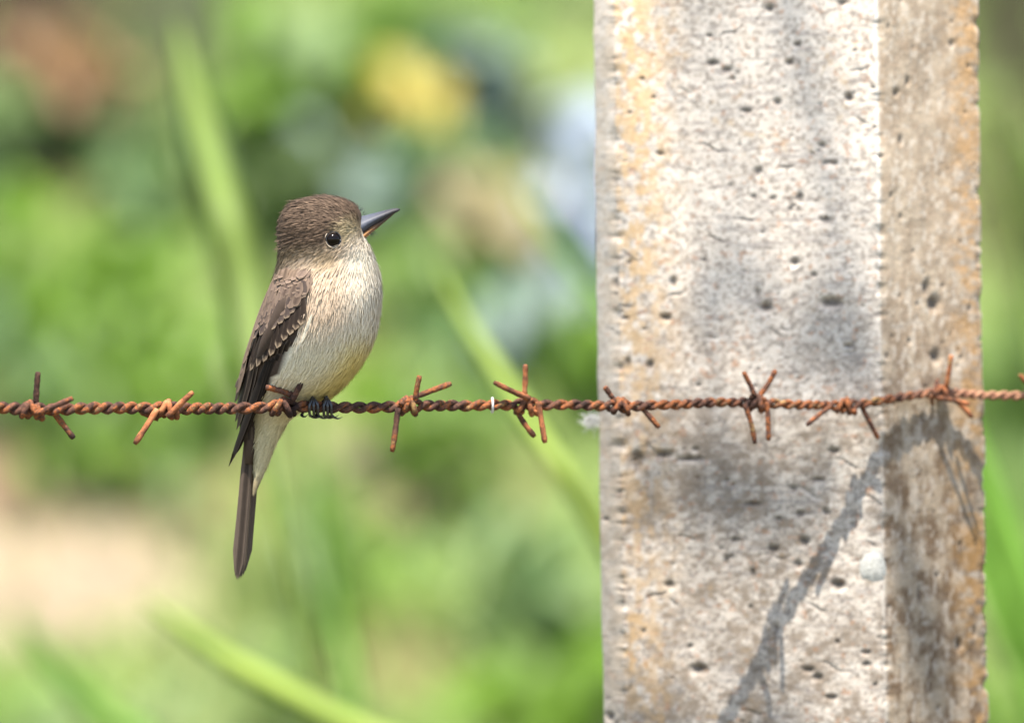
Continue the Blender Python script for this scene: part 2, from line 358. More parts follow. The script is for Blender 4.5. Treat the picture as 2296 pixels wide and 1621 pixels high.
PL = [
 # name, label, u, v, y, mat, kind, n, leaf length, spread, odd
 ('broadleaf_plant', 'bright lime leafy plant on the bank behind the back of the bird', 215, 600, 2.75, 'lime', 'oval', 20, 170, 85, None),
 ('broadleaf_plant', 'yellowish green leafy plant just under the dark brown painted shade', 60, 520, 2.9, 'lime', 'oval', 18, 170, 95, (8, 'green')),
 ('broadleaf_plant', 'pale green leafy plant left of the lime plant', 40, 760, 2.75, 'mint', 'oval', 14, 170, 80, (6, 'teal')),
 ('broadleaf_plant', 'soft yellowish green plant below the lime plant', 260, 800, 2.75, 'lime', 'oval', 16, 170, 95, (8, 'green')),
 ('broadleaf_plant', 'blue green plant just left of the tall yellow green blade', 320, 340, 3.2, 'teal', 'oval', 14, 160, 85, (4, 'deep')),
 ('broadleaf_plant', 'dark green plant between the tall blade and the crown of the bird', 580, 330, 3.2, 'deep', 'oval', 12, 160, 70, None),
 ('leafy_spray', 'fresh green leafy spray high on the bank', 760, 40, 3.1, 'green', 'oval', 18, 180, 80, (5, 'mint')),
 ('leafy_spray', 'light green leafy spray left of the yellow leaves', 620, 150, 3.15, 'green', 'broad', 14, 170, 75, (6, 'lime')),
 ('yellow_leaved_plant', 'plant carrying a cluster of golden yellow leaves', 905, 150, 2.9, 'yellow', 'broad', 22, 170, 36, None),
 ('cream_leaved_plant', 'plant with withered cream coloured leaves', 1105, 435, 2.8, 'cream', 'broad', 20, 185, 55, None),
 ('orange_leaved_plant', 'plant with dry orange tan leaves in the brown painted shade', 140, 115, 3.0, 'orange', 'broad', 14, 170, 52, None),
 ('mint_leaved_plant', 'pale mint leaved plant at the edge of the brown painted shade', 0, 225, 2.9, 'mint', 'broad', 13, 165, 50, None),
 ('waxy_leaved_plant', 'plant with pale grey green waxy leaves right behind the crown of the bird', 690, 320, 2.85, 'glaucous', 'broad', 12, 120, 42, None),
 ('waxy_leaved_plant', 'small plant with pale grey green waxy leaves above the bill', 860, 350, 2.85, 'glaucous', 'broad', 12, 120, 42, None),
 ('waxy_leaved_plant', 'plant with pale grey green waxy leaves high beside the post', 1110, 90, 2.95, 'glaucous', 'broad', 16, 170, 70, (3, 'teal')),
 ('waxy_leaved_plant', 'tall plant with whitish blue leaves touching the edge of the post', 1290, 270, 2.75, 'pale', 'broad', 14, 140, 48, None),
 ('waxy_leaved_plant', 'low plant with large whitish blue leaves touching the edge of the post', 1300, 470, 2.7, 'pale', 'broad', 22, 160, 62, None),
 ('waxy_leaved_plant', 'dull blue grey leaved plant under the bill of the bird', 1090, 740, 2.75, 'glaucous', 'oval', 7, 120, 60, (3, 'teal')),
 ('broadleaf_plant', 'blue green plant between the yellow and the cream leaves', 990, 300, 3.1, 'teal', 'oval', 18, 150, 80, (5, 'mint')),
 ('broadleaf_plant', 'blue green plant below the cream leaves', 1170, 640, 2.95, 'teal', 'oval', 18, 160, 80, (6, 'glaucous')),
 ('broadleaf_plant', 'mid green plant facing the breast of the bird', 950, 560, 2.9, 'green', 'oval', 18, 150, 80, (8, 'mint')),
 ('broadleaf_plant', 'saturated green plant against the left edge of the post', 1320, 740, 2.7, 'green', 'oval', 18, 150, 55, (6, 'lime')),
 ('broadleaf_plant', 'lime plant just above the barbed wire before the breast', 900, 850, 2.7, 'lime', 'oval', 16, 150, 70, (6, 'green')),
 ('broadleaf_plant', 'green plant right of the tall yellow green blade above the wire', 420, 780, 2.75, 'lime', 'oval', 18, 160, 85, (7, 'green')),
 ('broadleaf_plant', 'fresh plant behind the wire between the two end barbs', 300, 960, 2.6, 'lime', 'oval', 10, 130, 70, (5, 'mint')),
 ('broadleaf_plant', 'blue green plant low beside the post', 1200, 1290, 2.5, 'teal', 'oval', 16, 160, 75, (7, 'mint')),
 ('broadleaf_plant', 'bright lime plant at the foot of the bank beside the post', 1170, 1550, 2.4, 'lime', 'oval', 24, 160, 75, None),
 ('broadleaf_plant', 'rich green plant behind the lower left edge of the post', 1330, 1420, 2.45, 'green', 'oval', 14, 150, 60, (5, 'lime')),
 ('mint_leaved_plant', 'pale mint plant in front of the bare clay', 130, 1600, 2.3, 'mint', 'lance', 22, 200, 65, None),
 ('mint_leaved_plant', 'pale mint plant beside the long arching blade', 370, 1590, 2.35, 'mint', 'lance', 18, 190, 65, (5, 'lime')),
 ('broadleaf_plant', 'lime plant under the pale mint plants', 10, 1600, 2.4, 'lime', 'oval', 8, 130, 40, None),
 ('broadleaf_plant', 'light green plant behind the tail of the bird', 690, 1130, 2.6, 'lime', 'lance', 14, 220, 90, (6, 'mint')),
 ('broadleaf_plant', 'grey green plant in the middle of the lower bank', 1100, 1090, 2.65, 'mint', 'lance', 8, 180, 90, (3, 'green')),
 ('broadleaf_plant', 'soft green plant between the bird tail and the brown soil', 640, 1420, 2.45, 'mint', 'lance', 12, 210, 85, (5, 'green')),
 ('broadleaf_plant', 'green plant low under the centre of the wire', 1010, 960, 2.6, 'green', 'oval', 12, 140, 75, (5, 'lime')),
 ('broadleaf_plant', 'dark green plant behind the right edge of the post', 2270, 760, 2.6, 'deep', 'oval', 12, 140, 50, (5, 'green')),
 ('broadleaf_plant', 'olive plant high behind the right edge of the post', 2270, 330, 2.9, 'deep', 'oval', 8, 130, 60, (3, 'lime')),
 ('broadleaf_plant', 'fresh plant behind the lower right edge of the post', 2260, 1540, 2.4, 'green', 'oval', 14, 140, 60, (6, 'lime')),
]
made = [plant(*row) for row in PL]
# the same plants go on along the bank to both sides
random.seed(21)
LOOK = {'lime': 'lime green', 'green': 'mid green', 'teal': 'blue green', 'deep': 'dark green', 'mint': 'pale mint', 'glaucous': 'grey green waxy', 'pale': 'whitish blue', 'yellow': 'golden yellow', 'cream': 'withered cream', 'orange': 'dry orange'}
for k_, dx in enumerate((-1.9, -1.2, 1.15, 1.85)):
    for t0 in made[::2] if k_ % 2 else made[1::2]:
        c = t0.copy(); COL.objects.link(c)
        x = t0.location.x + dx + random.uniform(-.12, .12); y = t0.location.y + random.uniform(-.1, .1)
        if abs(x) < .62: bpy.data.objects.remove(c); continue
        c.location = (x, y, bank_h(x, y)); c.rotation_euler.z = random.uniform(-.5, .5)
        look = LOOK[PL[made.index(t0)][5]]; side_ = 'towards the roadside tree' if x < 0 else 'towards the next fence post'
        tag(c, f'{look} plant farther along the bank {side_}', 'plant', f'{look} plants along the bank {side_}')
        for ch in t0.children:
            d = ch.copy(); COL.objects.link(d); d.parent = c

# ------------------------------------------------------------------ long arching grass blades
def blade(label, pts, width, mat, fold=.28, taper=.6, low=.65, sharp=3.2, face=(-.1, -.72, .68)):
    """pts: (u, v, y) from tip to root; last one is dropped to the ground"""
    P = [W(*p) for p in pts]; r = P[-1]; r.z = bank_h(r.x, r.y) - .005
    path = [Vector(p) for p in catmull(P, 40)]; V = []; F = []; n = len(path)
    for i, p in enumerate(path):
        t = (path[min(i + 1, n - 1)] - path[max(i - 1, 0)]).normalized()
        side = t.cross(-Vector(face)).normalized(); nrm = side.cross(t).normalized()
        f = i / (n - 1); wd = width * .5 * min(1, (f * sharp + .01) ** .6) * (1 - (1 - low) * float(sstep(taper, taper + .16, f)))
        for s in (-1, -.5, 0, .5, 1):
            V.append(p + side * (s * wd) + nrm * (abs(s) * wd * fold))
        V.append(p - nrm * .0012)
    for i in range(n - 1):
        a = i * 6; b_ = a + 6
        for k in range(4): F.append((a + k, a + k + 1, b_ + k + 1, b_ + k))
        F.append((a + 4, a + 5, b_ + 5, b_ + 4)); F.append((a + 5, a, b_, b_ + 5))
    t = thing('grass_blade', label, 'grass blade', r)
    part('leaf_blade', V, F, M[mat], t, r)
    sh, sf = tube([r + Vector((0, 0, -.002)), r + Vector((.002, 0, .05)), path[-4]], [width * .25, width * .2, width * .10], 8)
    part('sheath', sh, sf, M['stem'], t, r)
    return t
blade('broad yellow green blade rising behind the back of the bird', [(395, 40, 1.45), (440, 250, 1.4), (490, 440, 1.3), (545, 640, 1.28), (575, 850, 1.25), (640, 1200, 1.2), (720, 1700, 1.2), (830, 3300, 1.2), (860, 5700, 1.2)], .026, 'blade', taper=.46, low=.22, sharp=6, face=(-.2, -.95, .3))
blade('slender blade crossing down behind the wire towards the post', [(985, 600, 1.4), (1030, 690, 1.25), (1110, 815, 1.1), (1230, 1000, 1.0), (1350, 1190, 1.0), (1500, 1500, 1.0), (1640, 2200, 1.0), (1700, 5600, 1.0)], .0125, 'blade4')
blade('yellow green blade arching low under the bird', [(320, 1340, 1.3), (400, 1390, 1.2), (520, 1472, 1.1), (680, 1560, 1.05), (820, 1630, 1.0), (1000, 1740, 1.0), (1300, 2200, 1.0), (1420, 5500, 1.0)], .017, 'blade4')
blade('green blade dipping behind the left edge of the post beside whitish leaves', [(1150, 400, 2.0), (1215, 500, 2.0), (1290, 600, 2.0), (1370, 690, 2.0), (1480, 900, 1.9), (1600, 1700, 1.8), (1650, 5000, 1.7)], .014, 'blade2')
blade('lime blade slanting out from behind the right edge of the post', [(2150, 880, 1.2), (2205, 1050, 1.2), (2260, 1210, 1.2), (2310, 1350, 1.2), (2400, 1700, 1.2), (2480, 3000, 1.2), (2500, 5700, 1.2)], .021, 'blade3')
blade('second lime blade lower behind the right edge of the post', [(2160, 1150, 1.5), (2215, 1280, 1.5), (2290, 1440, 1.5), (2350, 1620, 1.5), (2450, 2200, 1.45), (2500, 5500, 1.4)], .022, 'blade3')
blade('thin olive blade high behind the right side of the post', [(2215, 200, 1.9), (2250, 360, 1.9), (2285, 520, 1.9), (2330, 760, 1.9), (2400, 1700, 1.8), (2450, 5000, 1.7)], .010, 'blade')
blade('pale broad blade leaning across the bottom of the bare clay', [(30, 1370, 1.9), (120, 1480, 1.9), (240, 1600, 1.9), (360, 1740, 1.85), (600, 2600, 1.8), (640, 5000, 1.7)], .020, 'blade2')
blade('faint upright blade hanging under the tail of the bird', [(690, 930, 2.0), (720, 1150, 2.0), (760, 1400, 2.0), (800, 1640, 1.95), (850, 2800, 1.9), (860, 5000, 1.8)], .012, 'blade2')

# ------------------------------------------------------------------ concrete fence post
A_ = (1341, 790); B_ = (1387, 715); C_ = (1977, 620); E_ = (2208, 828); G_ = (2150, 1260); H_ = (1400, 1260)
segs = [(A_, B_, 16), (B_, C_, 190), (C_, E_, 80), (E_, G_, 8), (G_, H_, 8), (H_, A_, 8)]
per = []; nrm = []; face = []
for k, (a, b2, n) in enumerate(segs):
    d = Vector((b2[0] - a[0], b2[1] - a[1])).normalized(); nn = (d.y, -d.x)
    for i in range(n):
        t = i / n; per.append((a[0] + (b2[0] - a[0]) * t, a[1] + (b2[1] - a[1]) * t)); nrm.append(nn); face.append(k)
per = np.array(per); nrm = np.array(nrm); face = np.array(face); NP = len(per)
sm = nrm.copy()
for _ in range(2): sm = (np.roll(sm, 1, 0) + 2 * sm + np.roll(sm, -1, 0)) / 4
sm /= np.linalg.norm(sm, axis=1)[:, None]
k_post = (D + .11) / D
v_ground = 810.5 + ZC / (S * k_post)
vr = np.concatenate([np.linspace(-2600, -1010, 10), np.arange(-1000, -125, 9), np.arange(-120, 1745, 3.2), np.arange(1750, 2700, 9), np.linspace(2720, v_ground + 60, 14)])
UU, VV = np.meshgrid(per[:, 0], vr); NV = len(vr)
QQ = np.repeat(per[None, :, 1], NV, 0); FF = np.repeat(face[None], NV, 0)
arc = np.concatenate([[0], np.cumsum(np.hypot(*np.diff(per, axis=0).T))])
AR = np.repeat(arc[None], NV, 0)
dense = ((VV > -1005) & (VV < 2705)).astype(float)
disp = 9 * (fbm(AR / 160, VV / 190, 3, 1) - .5) + 1.3 * (fbm(AR / 28, VV / 34, 3, 5) - .5) * dense + .9 * (vnoise(AR / 8, VV / 8, 9) - .5) * dense
disp += np.where(FF == 2, 3.5 * (fbm(AR / 24, VV / 90, 3, 14) - .5), 0) * dense        # vertical ribs of the side face
# chipped arrises
for au in (B_[0], C_[0], E_[0]):
    dd = np.abs(UU - au); disp -= np.exp(-(dd / (9 + 8 * vnoise(VV / 40, UU * 0, 22))) ** 2) * (3.5 + 26 * np.maximum(0, fbm(VV / 30, UU * 0 + au, 4, 21) - .46)) * dense
pits = [(1863, 679, 25, 13), (2096, 681, 13, 19), (1782, 589, 11, 10), (1716, 689, 14, 11), (1700, 660, 6, 16), (1742, 230, 9, 9), (1770, 142, 9, 8), (1787, 102, 9, 6), (1725, 21, 11, 9),
 (1673, 249, 12, 6), (1844, 328, 8, 8), (1870, 368, 9, 6), (1794, 446, 7, 13), (1851, 494, 13, 7), (2036, 183, 5, 11), (2010, 209, 7, 9), (1509, 632, 8, 11), (1378, 636, 7, 12), (1492, 712, 13, 8),
 (1597, 142, 13, 8), (1630, 157, 12, 7), (1408, 815, 7, 14), (1430, 1030, 13, 22), (1489, 1018, 20, 10), (1550, 1028, 30, 6), (1686, 1129, 24, 6), (1795, 1151, 10, 8), (1852, 1147, 8, 8),
 (1804, 1212, 12, 11), (1734, 1230, 13, 10), (1629, 1256, 6, 12), (1789, 1264, 8, 9), (1688, 1286, 7, 12), (1500, 1310, 10, 9), (1880, 1310, 15, 12), (1741, 1406, 6, 13), (1566, 1500, 18, 11),
 (1813, 1500, 13, 7), (1944, 1487, 10, 6), (1865, 1561, 14, 6), (1365, 1609, 9, 10), (1835, 1075, 15, 6), (2120, 880, 8, 12), (2100, 800, 11, 16), (1900, 775, 11, 6), (1870, 1010, 14, 7), (2060, 1330, 5, 18), (2150, 1450, 7, 15)]
random.seed(11)
for _ in range(600):
    u = random.uniform(1350, 2195); s_ = 1.6 + 1.6 * random.expovariate(1.0)
    pits.append((u, random.uniform(-950, 2650), s_ * random.uniform(.8, 1.5) * (.7 if u > 1977 else 1), s_ * random.uniform(.6, 1.2) * (1.8 if u > 1977 else 1)))
pitm = np.zeros_like(disp)
LE = .0138 * (VV - 810)
def rows(v, r): return slice(int(np.searchsorted(vr, v - r)), int(np.searchsorted(vr, v + r)) + 1)
for (u, v, rx, ry) in pits:
    u = u - .0138 * (v - 810); w_ = rows(v, 3 * ry + 6); Us, Vs = UU[w_], VV[w_]
    jx = 3 * (vnoise(Vs / 7, Us / 7, 31) - .5) * min(1, rx / 8)
    d2 = ((Us - u + jx) / rx) ** 2 + ((Vs - v + jx) / ry) ** 2
    g = np.exp(-d2 ** 1.6) * (FF[w_] <= 2) * dense[w_]
    disp[w_] -= g * min(12, 1.5 + .75 * min(rx, ry)); pitm[w_] = np.maximum(pitm[w_], g * min(1, .35 + rx / 18))
# small drag cracks
for _ in range(60):
    u = random.uniform(1390, 1970); v = random.uniform(-900, 2600); L_ = random.uniform(10, 38); sl = random.uniform(-.5, .5)
    uc = u - .0138 * (v - 810); w_ = rows(v, 60); Us, Vs = UU[w_], VV[w_]
    d2 = ((Us - uc) / L_) ** 2 + ((Vs - v - sl * (Us - uc) - 4 * np.sin((Us - uc) / 9)) / 2.6) ** 2
    g = np.exp(-d2 ** 1.3) * (FF[w_] == 1) * dense[w_]; disp[w_] -= 4 * g; pitm[w_] = np.maximum(pitm[w_], .6 * g)
PU = UU + LE + sm[None, :, 0] * disp; PQ = QQ + sm[None, :, 1] * disp
# colour of the concrete: pale paste, grey mottle, ochre lichen, brown weathering on the side face
n_f = fbm(UU / 8, VV / 7, 3, 41); n_m = .6 * fbm(UU / 20, VV / 15, 4, 44) + .4 * fbm(UU / 70, VV / 60, 3, 45); n_l = fbm(UU / 150, VV / 210, 4, 47); n_h = fbm(UU / 60, VV / 9, 3, 51); n_v = .5 * fbm(UU / 14, VV / 60, 4, 55) + .5 * fbm(UU / 30, VV / 34, 4, 57)
def CC(c): return np.array(c)[None, None, :]
def bl(a, b2, t): return a * (1 - t[..., None]) + b2 * t[..., None]
col = np.ones(UU.shape + (3,)) * CC((.545, .475, .40))
col = bl(col, CC((.21, .175, .145)), .85 * sstep(.46, .72, n_f) )
col = bl(col, CC((.64, .59, .52)), .45 * sstep(.50, .78, fbm(UU / 8, VV / 7, 3, 61)))
col = bl(col, CC((.25, .22, .20)), .55 * sstep(.55, .75, n_h) * (FF == 1))
low = sstep(500, 1150, VV)
col = bl(col, CC((.22, .17, .125)), (.15 + .72 * low) * sstep(.36, .68, n_m))
och = np.exp(-((UU - 1432 - 40 * (n_l - .5)) / 80) ** 2) * (1 - .35 * low) * (FF <= 1) + .55 * sstep(.60, .74, n_m) * sstep(.5, .7, n_l) + .8 * np.exp(-((UU - 1415) / 32) ** 2 - ((VV - 1440) / 70) ** 2)
col = bl(col, CC((.46, .305, .155)), np.clip(.9 * och * sstep(.30, .66, fbm(UU / 16, VV / 20, 4, 71)) * .95, 0, .85))
rustsp = sstep(.735, .80, fbm(UU / 12, VV / 12, 2, 75)); col = bl(col, CC((.36, .17, .08)), .45 * rustsp)
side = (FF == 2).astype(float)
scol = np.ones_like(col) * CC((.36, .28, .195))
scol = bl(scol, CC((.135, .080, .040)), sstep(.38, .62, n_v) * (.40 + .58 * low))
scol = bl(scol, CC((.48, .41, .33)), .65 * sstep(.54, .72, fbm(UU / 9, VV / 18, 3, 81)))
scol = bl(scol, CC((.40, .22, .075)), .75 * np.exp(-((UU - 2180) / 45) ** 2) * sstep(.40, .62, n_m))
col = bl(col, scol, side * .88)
chm = (FF == 0).astype(float); col = bl(col, CC((.42, .37, .31)), chm * .5)
col = col * (1 - .27 * low * (.6 + .8 * n_l))[..., None]        # grime thickens towards the splash zone
col = bl(col, CC((.075, .06, .05)), np.clip(pitm * .8, 0, .8))
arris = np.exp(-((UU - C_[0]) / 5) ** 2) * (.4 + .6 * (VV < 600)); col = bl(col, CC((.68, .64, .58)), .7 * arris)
verts = np.zeros((NV, NP, 3)); k = (D + PQ * S) / D
verts[..., 0] = (PU - 1148) * S * k; verts[..., 1] = PQ * S
zc = ZC + (810.5 - VV) * S * k_post     # level rings: same height all round
zc = np.where(np.isin(FF, (0, 1, 2)), ZC + (810.5 - VV) * S * k_post, zc)
verts[..., 2] = zc
idx = np.arange(NV * NP).reshape(NV, NP); nx_ = np.roll(idx, -1, 1)
F = np.stack([idx[:-1], nx_[:-1], nx_[1:], idx[1:]], -1).reshape(-1, 4)[:, ::-1]
F = [tuple(f) for f in F.tolist()] + [tuple(idx[0].tolist())[::-1]]
pbase = Vector((verts[-1, :, 0].mean(), verts[-1, :, 1].mean(), 0))
post = thing('fence_post', 'weathered pale concrete fence post with pits and ochre lichen stains', 'fence post', pbase)
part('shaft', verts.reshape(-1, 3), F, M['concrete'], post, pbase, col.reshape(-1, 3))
POST2 = Vector((1.72, .42, 0))
post2 = post.copy(); COL.objects.link(post2); post2.location = pbase + POST2
tag(post2, 'next concrete post farther along the fence, where the wire runs on', 'fence post')
for ch in post.children:
    d = ch.copy(); COL.objects.link(d); d.parent = post2
def post_q(u, v):
    u = u - .0138 * (v - 810)
    if u < B_[0]: a, b2 = A_, B_
    elif u < C_[0]: a, b2 = B_, C_
    else: a, b2 = C_, E_
    return a[1] + (b2[1] - a[1]) * (u - a[0]) / (b2[0] - a[0])
def blob(name, u, v, r, h, mat, parent, origin, seed):
    V = []; F = []; nr, na = 6, 18
    for i in range(nr + 1):
        for j in range(na):
            th = 2 * math.pi * j / na; rr = r * i / nr * (1 + .35 * noise.noise(Vector((math.cos(th) * 1.5, math.sin(th) * 1.5, seed))))
            uu = u + rr * math.cos(th); vv = v + rr * math.sin(th) * 1.15
            V.append(Q(uu, vv, post_q(uu, vv) - h * (1 - (i / nr) ** 2) + 3.5 - 2 * noise.noise(Vector((uu / 6, vv / 6, seed)))))
    for i in range(nr):
        for j in range(na): F.append((i * na + j, (i + 1) * na + j, (i + 1) * na + (j + 1) % na, i * na + (j + 1) % na))
    return part(name, V, F, mat, parent, origin)
blob('lichen_patch', 1955, 1275, 34, 9, M['lichen'], post, pbase, 3)
# staple that fixes the wire to the side face
def wq(u):
    if u <= 1985: return (u - 700) * .456
    return float(np.interp(u, [1985, 2040, 2110, 2180, 2296, 2420], [(1985 - 700) * .456, 650, 712, 745, 775, 800]))
WP = [(-90, 908), (0, 914), (85, 920), (180, 916), (280, 914), (375, 917), (470, 916), (560, 915), (650, 911), (720, 913), (830, 914), (915, 910), (1050, 909), (1185, 908), (1290, 908), (1390, 911), (1500, 908), (1600, 902),
      (1700, 903), (1800, 908), (1905, 910), (1975, 898), (2050, 886), (2110, 879), (2200, 886), (2296, 887), (2420, 880)]
WPa = np.array(WP, float)
def wv(u):
    return float(np.interp(u, WPa[:, 0], WPa[:, 1]))

# ------------------------------------------------------------------ barbed wire
us = np.arange(-90, 2400, 2.2)
wsm = np.array([wv(u) for u in us]); ker = np.ones(21) / 21
wsm = np.convolve(np.pad(wsm, 10, 'edge'), ker, 'valid'); qsm = np.convolve(np.pad([wq(u) for u in us], 10, 'edge'), ker, 'valid')
def wpos(u):
    return float(np.interp(u, us, wsm)), float(np.interp(u, us, qsm))
wire_base = Q(0, 914, wq(0))
wire = thing('barbed_wire', 'rusty two strand barbed wire stretched past the bird to the concrete post', 'barbed wire', wire_base)
pitch = np.interp(us, [0, 800, 2300], [60, 58, 46]); pitch = pitch * (1 + .28 * (vnoise(us / 70, us * 0, 3) - .5) * 2); ph = np.cumsum(2 * math.pi * 2.2 / pitch)
rad = np.interp(us, [0, 900, 2300], [7.4, 6.9, 5.4])
BC = [72, 378, 636, 916, 1183, 1392, 1698, 1898, 2112, 2325]
bul = 1 + .75 * sum(np.exp(-((us - c) / 26) ** 2) for c in BC)
TRUNK = Vector((-1.29, -.75, 0))
wl0 = Q(us[0], wsm[0], qsm[0]); wr0 = Q(us[-1], wsm[-1], qsm[-1]); wl1 = Vector((TRUNK.x + .03, TRUNK.y + .01, wl0.z + .015)); wr1 = Q(2110, 879, 712) + POST2
def run(p0, p1, phase, s_, r):
    """straight stretch of one twisted strand"""
    n = int((p1 - p0).length / (4.5 * S)); ax = (p1 - p0).normalized(); A = ax.cross(Vector((0, 0, 1))).normalized(); B = Vector((0, 0, 1)); out = []
    for i in range(n):
        t = i / (n - 1); th = phase + 2 * math.pi * t * (p1 - p0).length / (58 * S) + s_
        sag = -.012 * math.sin(math.pi * t)
        out.append(p0.lerp(p1, t) + B * (sag - r * math.sin(th)) + A * r * math.cos(th))
    return out
for s_ in (0, math.pi):
    path = []; rr = []
    for i, u in enumerate(us):
        j = 1 + .10 * noise.noise(Vector((u / 40, s_, 1)))
        vv = wsm[i] + rad[i] * .98 * bul[i] * j * math.sin(ph[i] + s_) + 1.5 * noise.noise(Vector((u / 60, 2, 2)))
        qq = qsm[i] + rad[i] * .98 * (2 - bul[i] if bul[i] < 1.5 else .5) * j * math.cos(ph[i] + s_)
        path.append(Q(u, vv, qq)); rr.append(rad[i] * S * (1 + .09 * noise.noise(Vector((u / 7, s_ * 3, 4))) + .06 * noise.noise(Vector((u / 2.5, s_ * 3, 9)))))
    Lx = run(wl0, wl1, ph[0], s_, rad[0] * S)[1:][::-1]; Rx = run(wr0, wr1, ph[-1], s_, rad[-1] * S)[1:]
    path = Lx + path + Rx; rr = [rad[0] * S] * len(Lx) + rr + [rad[-1] * S] * len(Rx)
    a, f = tube(path, rr, 10); part('strand', a, f, M['rust'], wire, wire_base)
def prong(p0, p1, r):
    """round wire from p0 to p1 with an oblique cut end"""
    P0 = Vector(p0); P1 = Vector(p1); n = 12; path = []; rr = []
    bend = Vector((random.uniform(-1, 1), random.uniform(-1, 1), random.uniform(-1, 1))) * (P1 - P0).length * .03
    for i in range(n):
        t = i / (n - 1); path.append(P0.lerp(P1, t) + bend * math.sin(math.pi * t))
        rr.append(r * (1 + .10 * random.uniform(-1, 1)) * (1 if t < .93 else .72))
    return tube(path, rr, 9)
def barb(cu, half, turns, R, prongs, r=6.2):
    lst = []; r = r * 1.07
    for c, off, RR, tw in ((0, -half * .42, R * .86, 1.15), (1, half * .30, R * 1.05, 1.3)):
        path = []; rr = []; n = int(30 * tw); sl = random.uniform(.25, .6) * (1 if c else -1); a0 = random.uniform(0, 6.28)
        for i in range(n):
            th = 2 * math.pi * i / 30 + a0
            u = cu + off + 7.5 * (i / n - .5) * 2
            vv, qq = wpos(u); wob = 1 + .16 * noise.noise(Vector((i / 6, cu, c)))
            path.append(Q(u + sl * RR * math.sin(th), vv + 1 + RR * wob * math.sin(th), qq + RR * wob * math.cos(th)))
            rr.append(r * S * (1 + .14 * noise.noise(Vector((i / 2.3, cu, 5)))))
        lst.append(tube(path, rr, 9))
    for (u0, va, u1, vb, d0, d1) in prongs:
        q0 = wpos(u0)[1]
        lst.append(prong(Q(u0, va, q0 + d0), Q(u1, vb, q0 + d1 + (u1 - u0) * .25), r * S))
    a, f = join(lst); part('barb', a, f, M['fresh_rust' if cu in (378, 1183, 2112, 2325) else 'rust'], wire, wire_base)
BARBS = [
 (72, 30, 1.5, 17, [(80, 905, 85, 834, 10, 2), (78, 928, 163, 893, -22, -42), (112, 915, 165, 983, 14, 10)], 6.4),
 (378, 26, 1.5, 17, [(374, 935, 433, 879, -20, -38), (352, 918, 302, 995, -14, -30), (356, 939, 315, 924, 12, 24)], 6.4),
 (636, 27, 1.6, 17, [(655, 886, 596, 868, -12, -6), (655, 898, 676, 857, -20, -34)], 6.4),
 (916, 26, 1.6, 18, [(931, 896, 941, 842, -18, -26), (934, 889, 1012, 860, 2, -12), (892, 915, 879, 1013, -16, -22)], 6.1),
 (1183, 25, 1.6, 18, [(1175, 888, 1178, 817, 10, 4), (1188, 894, 1108, 857, -22, -36), (1206, 900, 1222, 993, -18, -28), (1153, 910, 1199, 979, 6, 2)], 6.0),
 (1392, 24, 1.6, 16, [(1376, 896, 1356, 867, 8, 4), (1436, 912, 1478, 959, 6, -4)], 5.8),
 (1698, 25, 1.6, 17, [(1693, 888, 1667, 834, -16, -22), (1704, 886, 1739, 829, 8, 2), (1720, 900, 1723, 988, -16, -22), (1669, 905, 1693, 995, -10, -18)], 5.7),
 (1898, 24, 1.6, 15, [(1862, 911, 1809, 953, -8, -18), (1933, 914, 1969, 983, 6, 12)], 5.4),
 (2112, 22, 1.6, 14, [(2122, 868, 2133, 796, -12, -30), (2100, 892, 2174, 907, -14, -36), (2140, 896, 2180, 936, -14, -26)], 5.4),
 (2325, 22, 1.6, 14, [(2315, 872, 2286, 840, -10, -22), (2330, 890, 2350, 950, -10, -16)], 5.2),
]
for bb in BARBS: barb(*bb)
made_b = [o for o in wire.children if o.name.startswith('barb')]
random.seed(31)
for (src_u, p0, p1) in ((72, wl0, wl1), (2112, wr0, wr1)):
    n = int((p1 - p0).length / .048)
    for k_ in range(1, n):
        o = random.choice(made_b[:5] if src_u == 72 else made_b[4:9]); iu = [bb[0] for bb in BARBS][made_b.index(o)]
        c = o.copy(); COL.objects.link(c); c.parent = wire; t = k_ / n
        c.location = p0.lerp(p1, t) + Vector((0, 0, -.012 * math.sin(math.pi * t))) - Q(iu, *wpos(iu))
# staple driven over the wire
st = [Q(2092, 905, post_q(2092, 905) + 12), Q(2090, 900, post_q(2090, 900) - 18), Q(2094, 880, 712 - 26), Q(2100, 858, post_q(2100, 858) - 22), Q(2102, 852, post_q(2102, 852) + 12)]
a, f = tube([Vector(p) for p in catmull(st, 24)], [4.6 * S] * 24, 8); part('staple', a, f, M['rust'], post, pbase)
# white thread round the wire
path = []
vv, qq = wpos(1102)
for i in range(30):
    th = 2 * math.pi * i / 29; path.append(Q(1101 + 4 * math.sin(th * .5), vv + 16 * math.sin(th), qq + 16 * math.cos(th)))
a, f = tube(path, [2.6 * S] * 30, 7)
o = obj('thread_ring', mesh('thread_ring', a, f), M['silk']); tag(o, 'thin white thread looped round the wire between two barbs', 'thread')
# seed fluff stuck to the post edge below the wire
lst = []
c0 = Q(1318, 945, 792)
for i in range(150):
    d = Vector((random.gauss(0, 1), random.gauss(0, .6), random.gauss(0, 1))).normalized()
    p1 = c0 + d * random.uniform(2, 24) * S + Vector((random.uniform(0, 18) * S, 0, 0)); p2 = p1 + Vector((random.gauss(0, 1), random.gauss(0, 1), random.gauss(0, 1))).normalized() * 16 * S
    lst.append(tube([c0 + d * 2 * S, p1, p2], [.8 * S, .7 * S, .3 * S], 4))
lst.append(tube([c0, Q(1336, 940, 790), Q(1356, 936, 780)], [2 * S, 2 * S, 1.4 * S], 6))
a, f = join(lst); o = obj('seed_fluff', mesh('seed_fluff', a, f), M['silk']); tag(o, 'tuft of white seed fluff caught on the post edge below the wire', 'seed fluff')

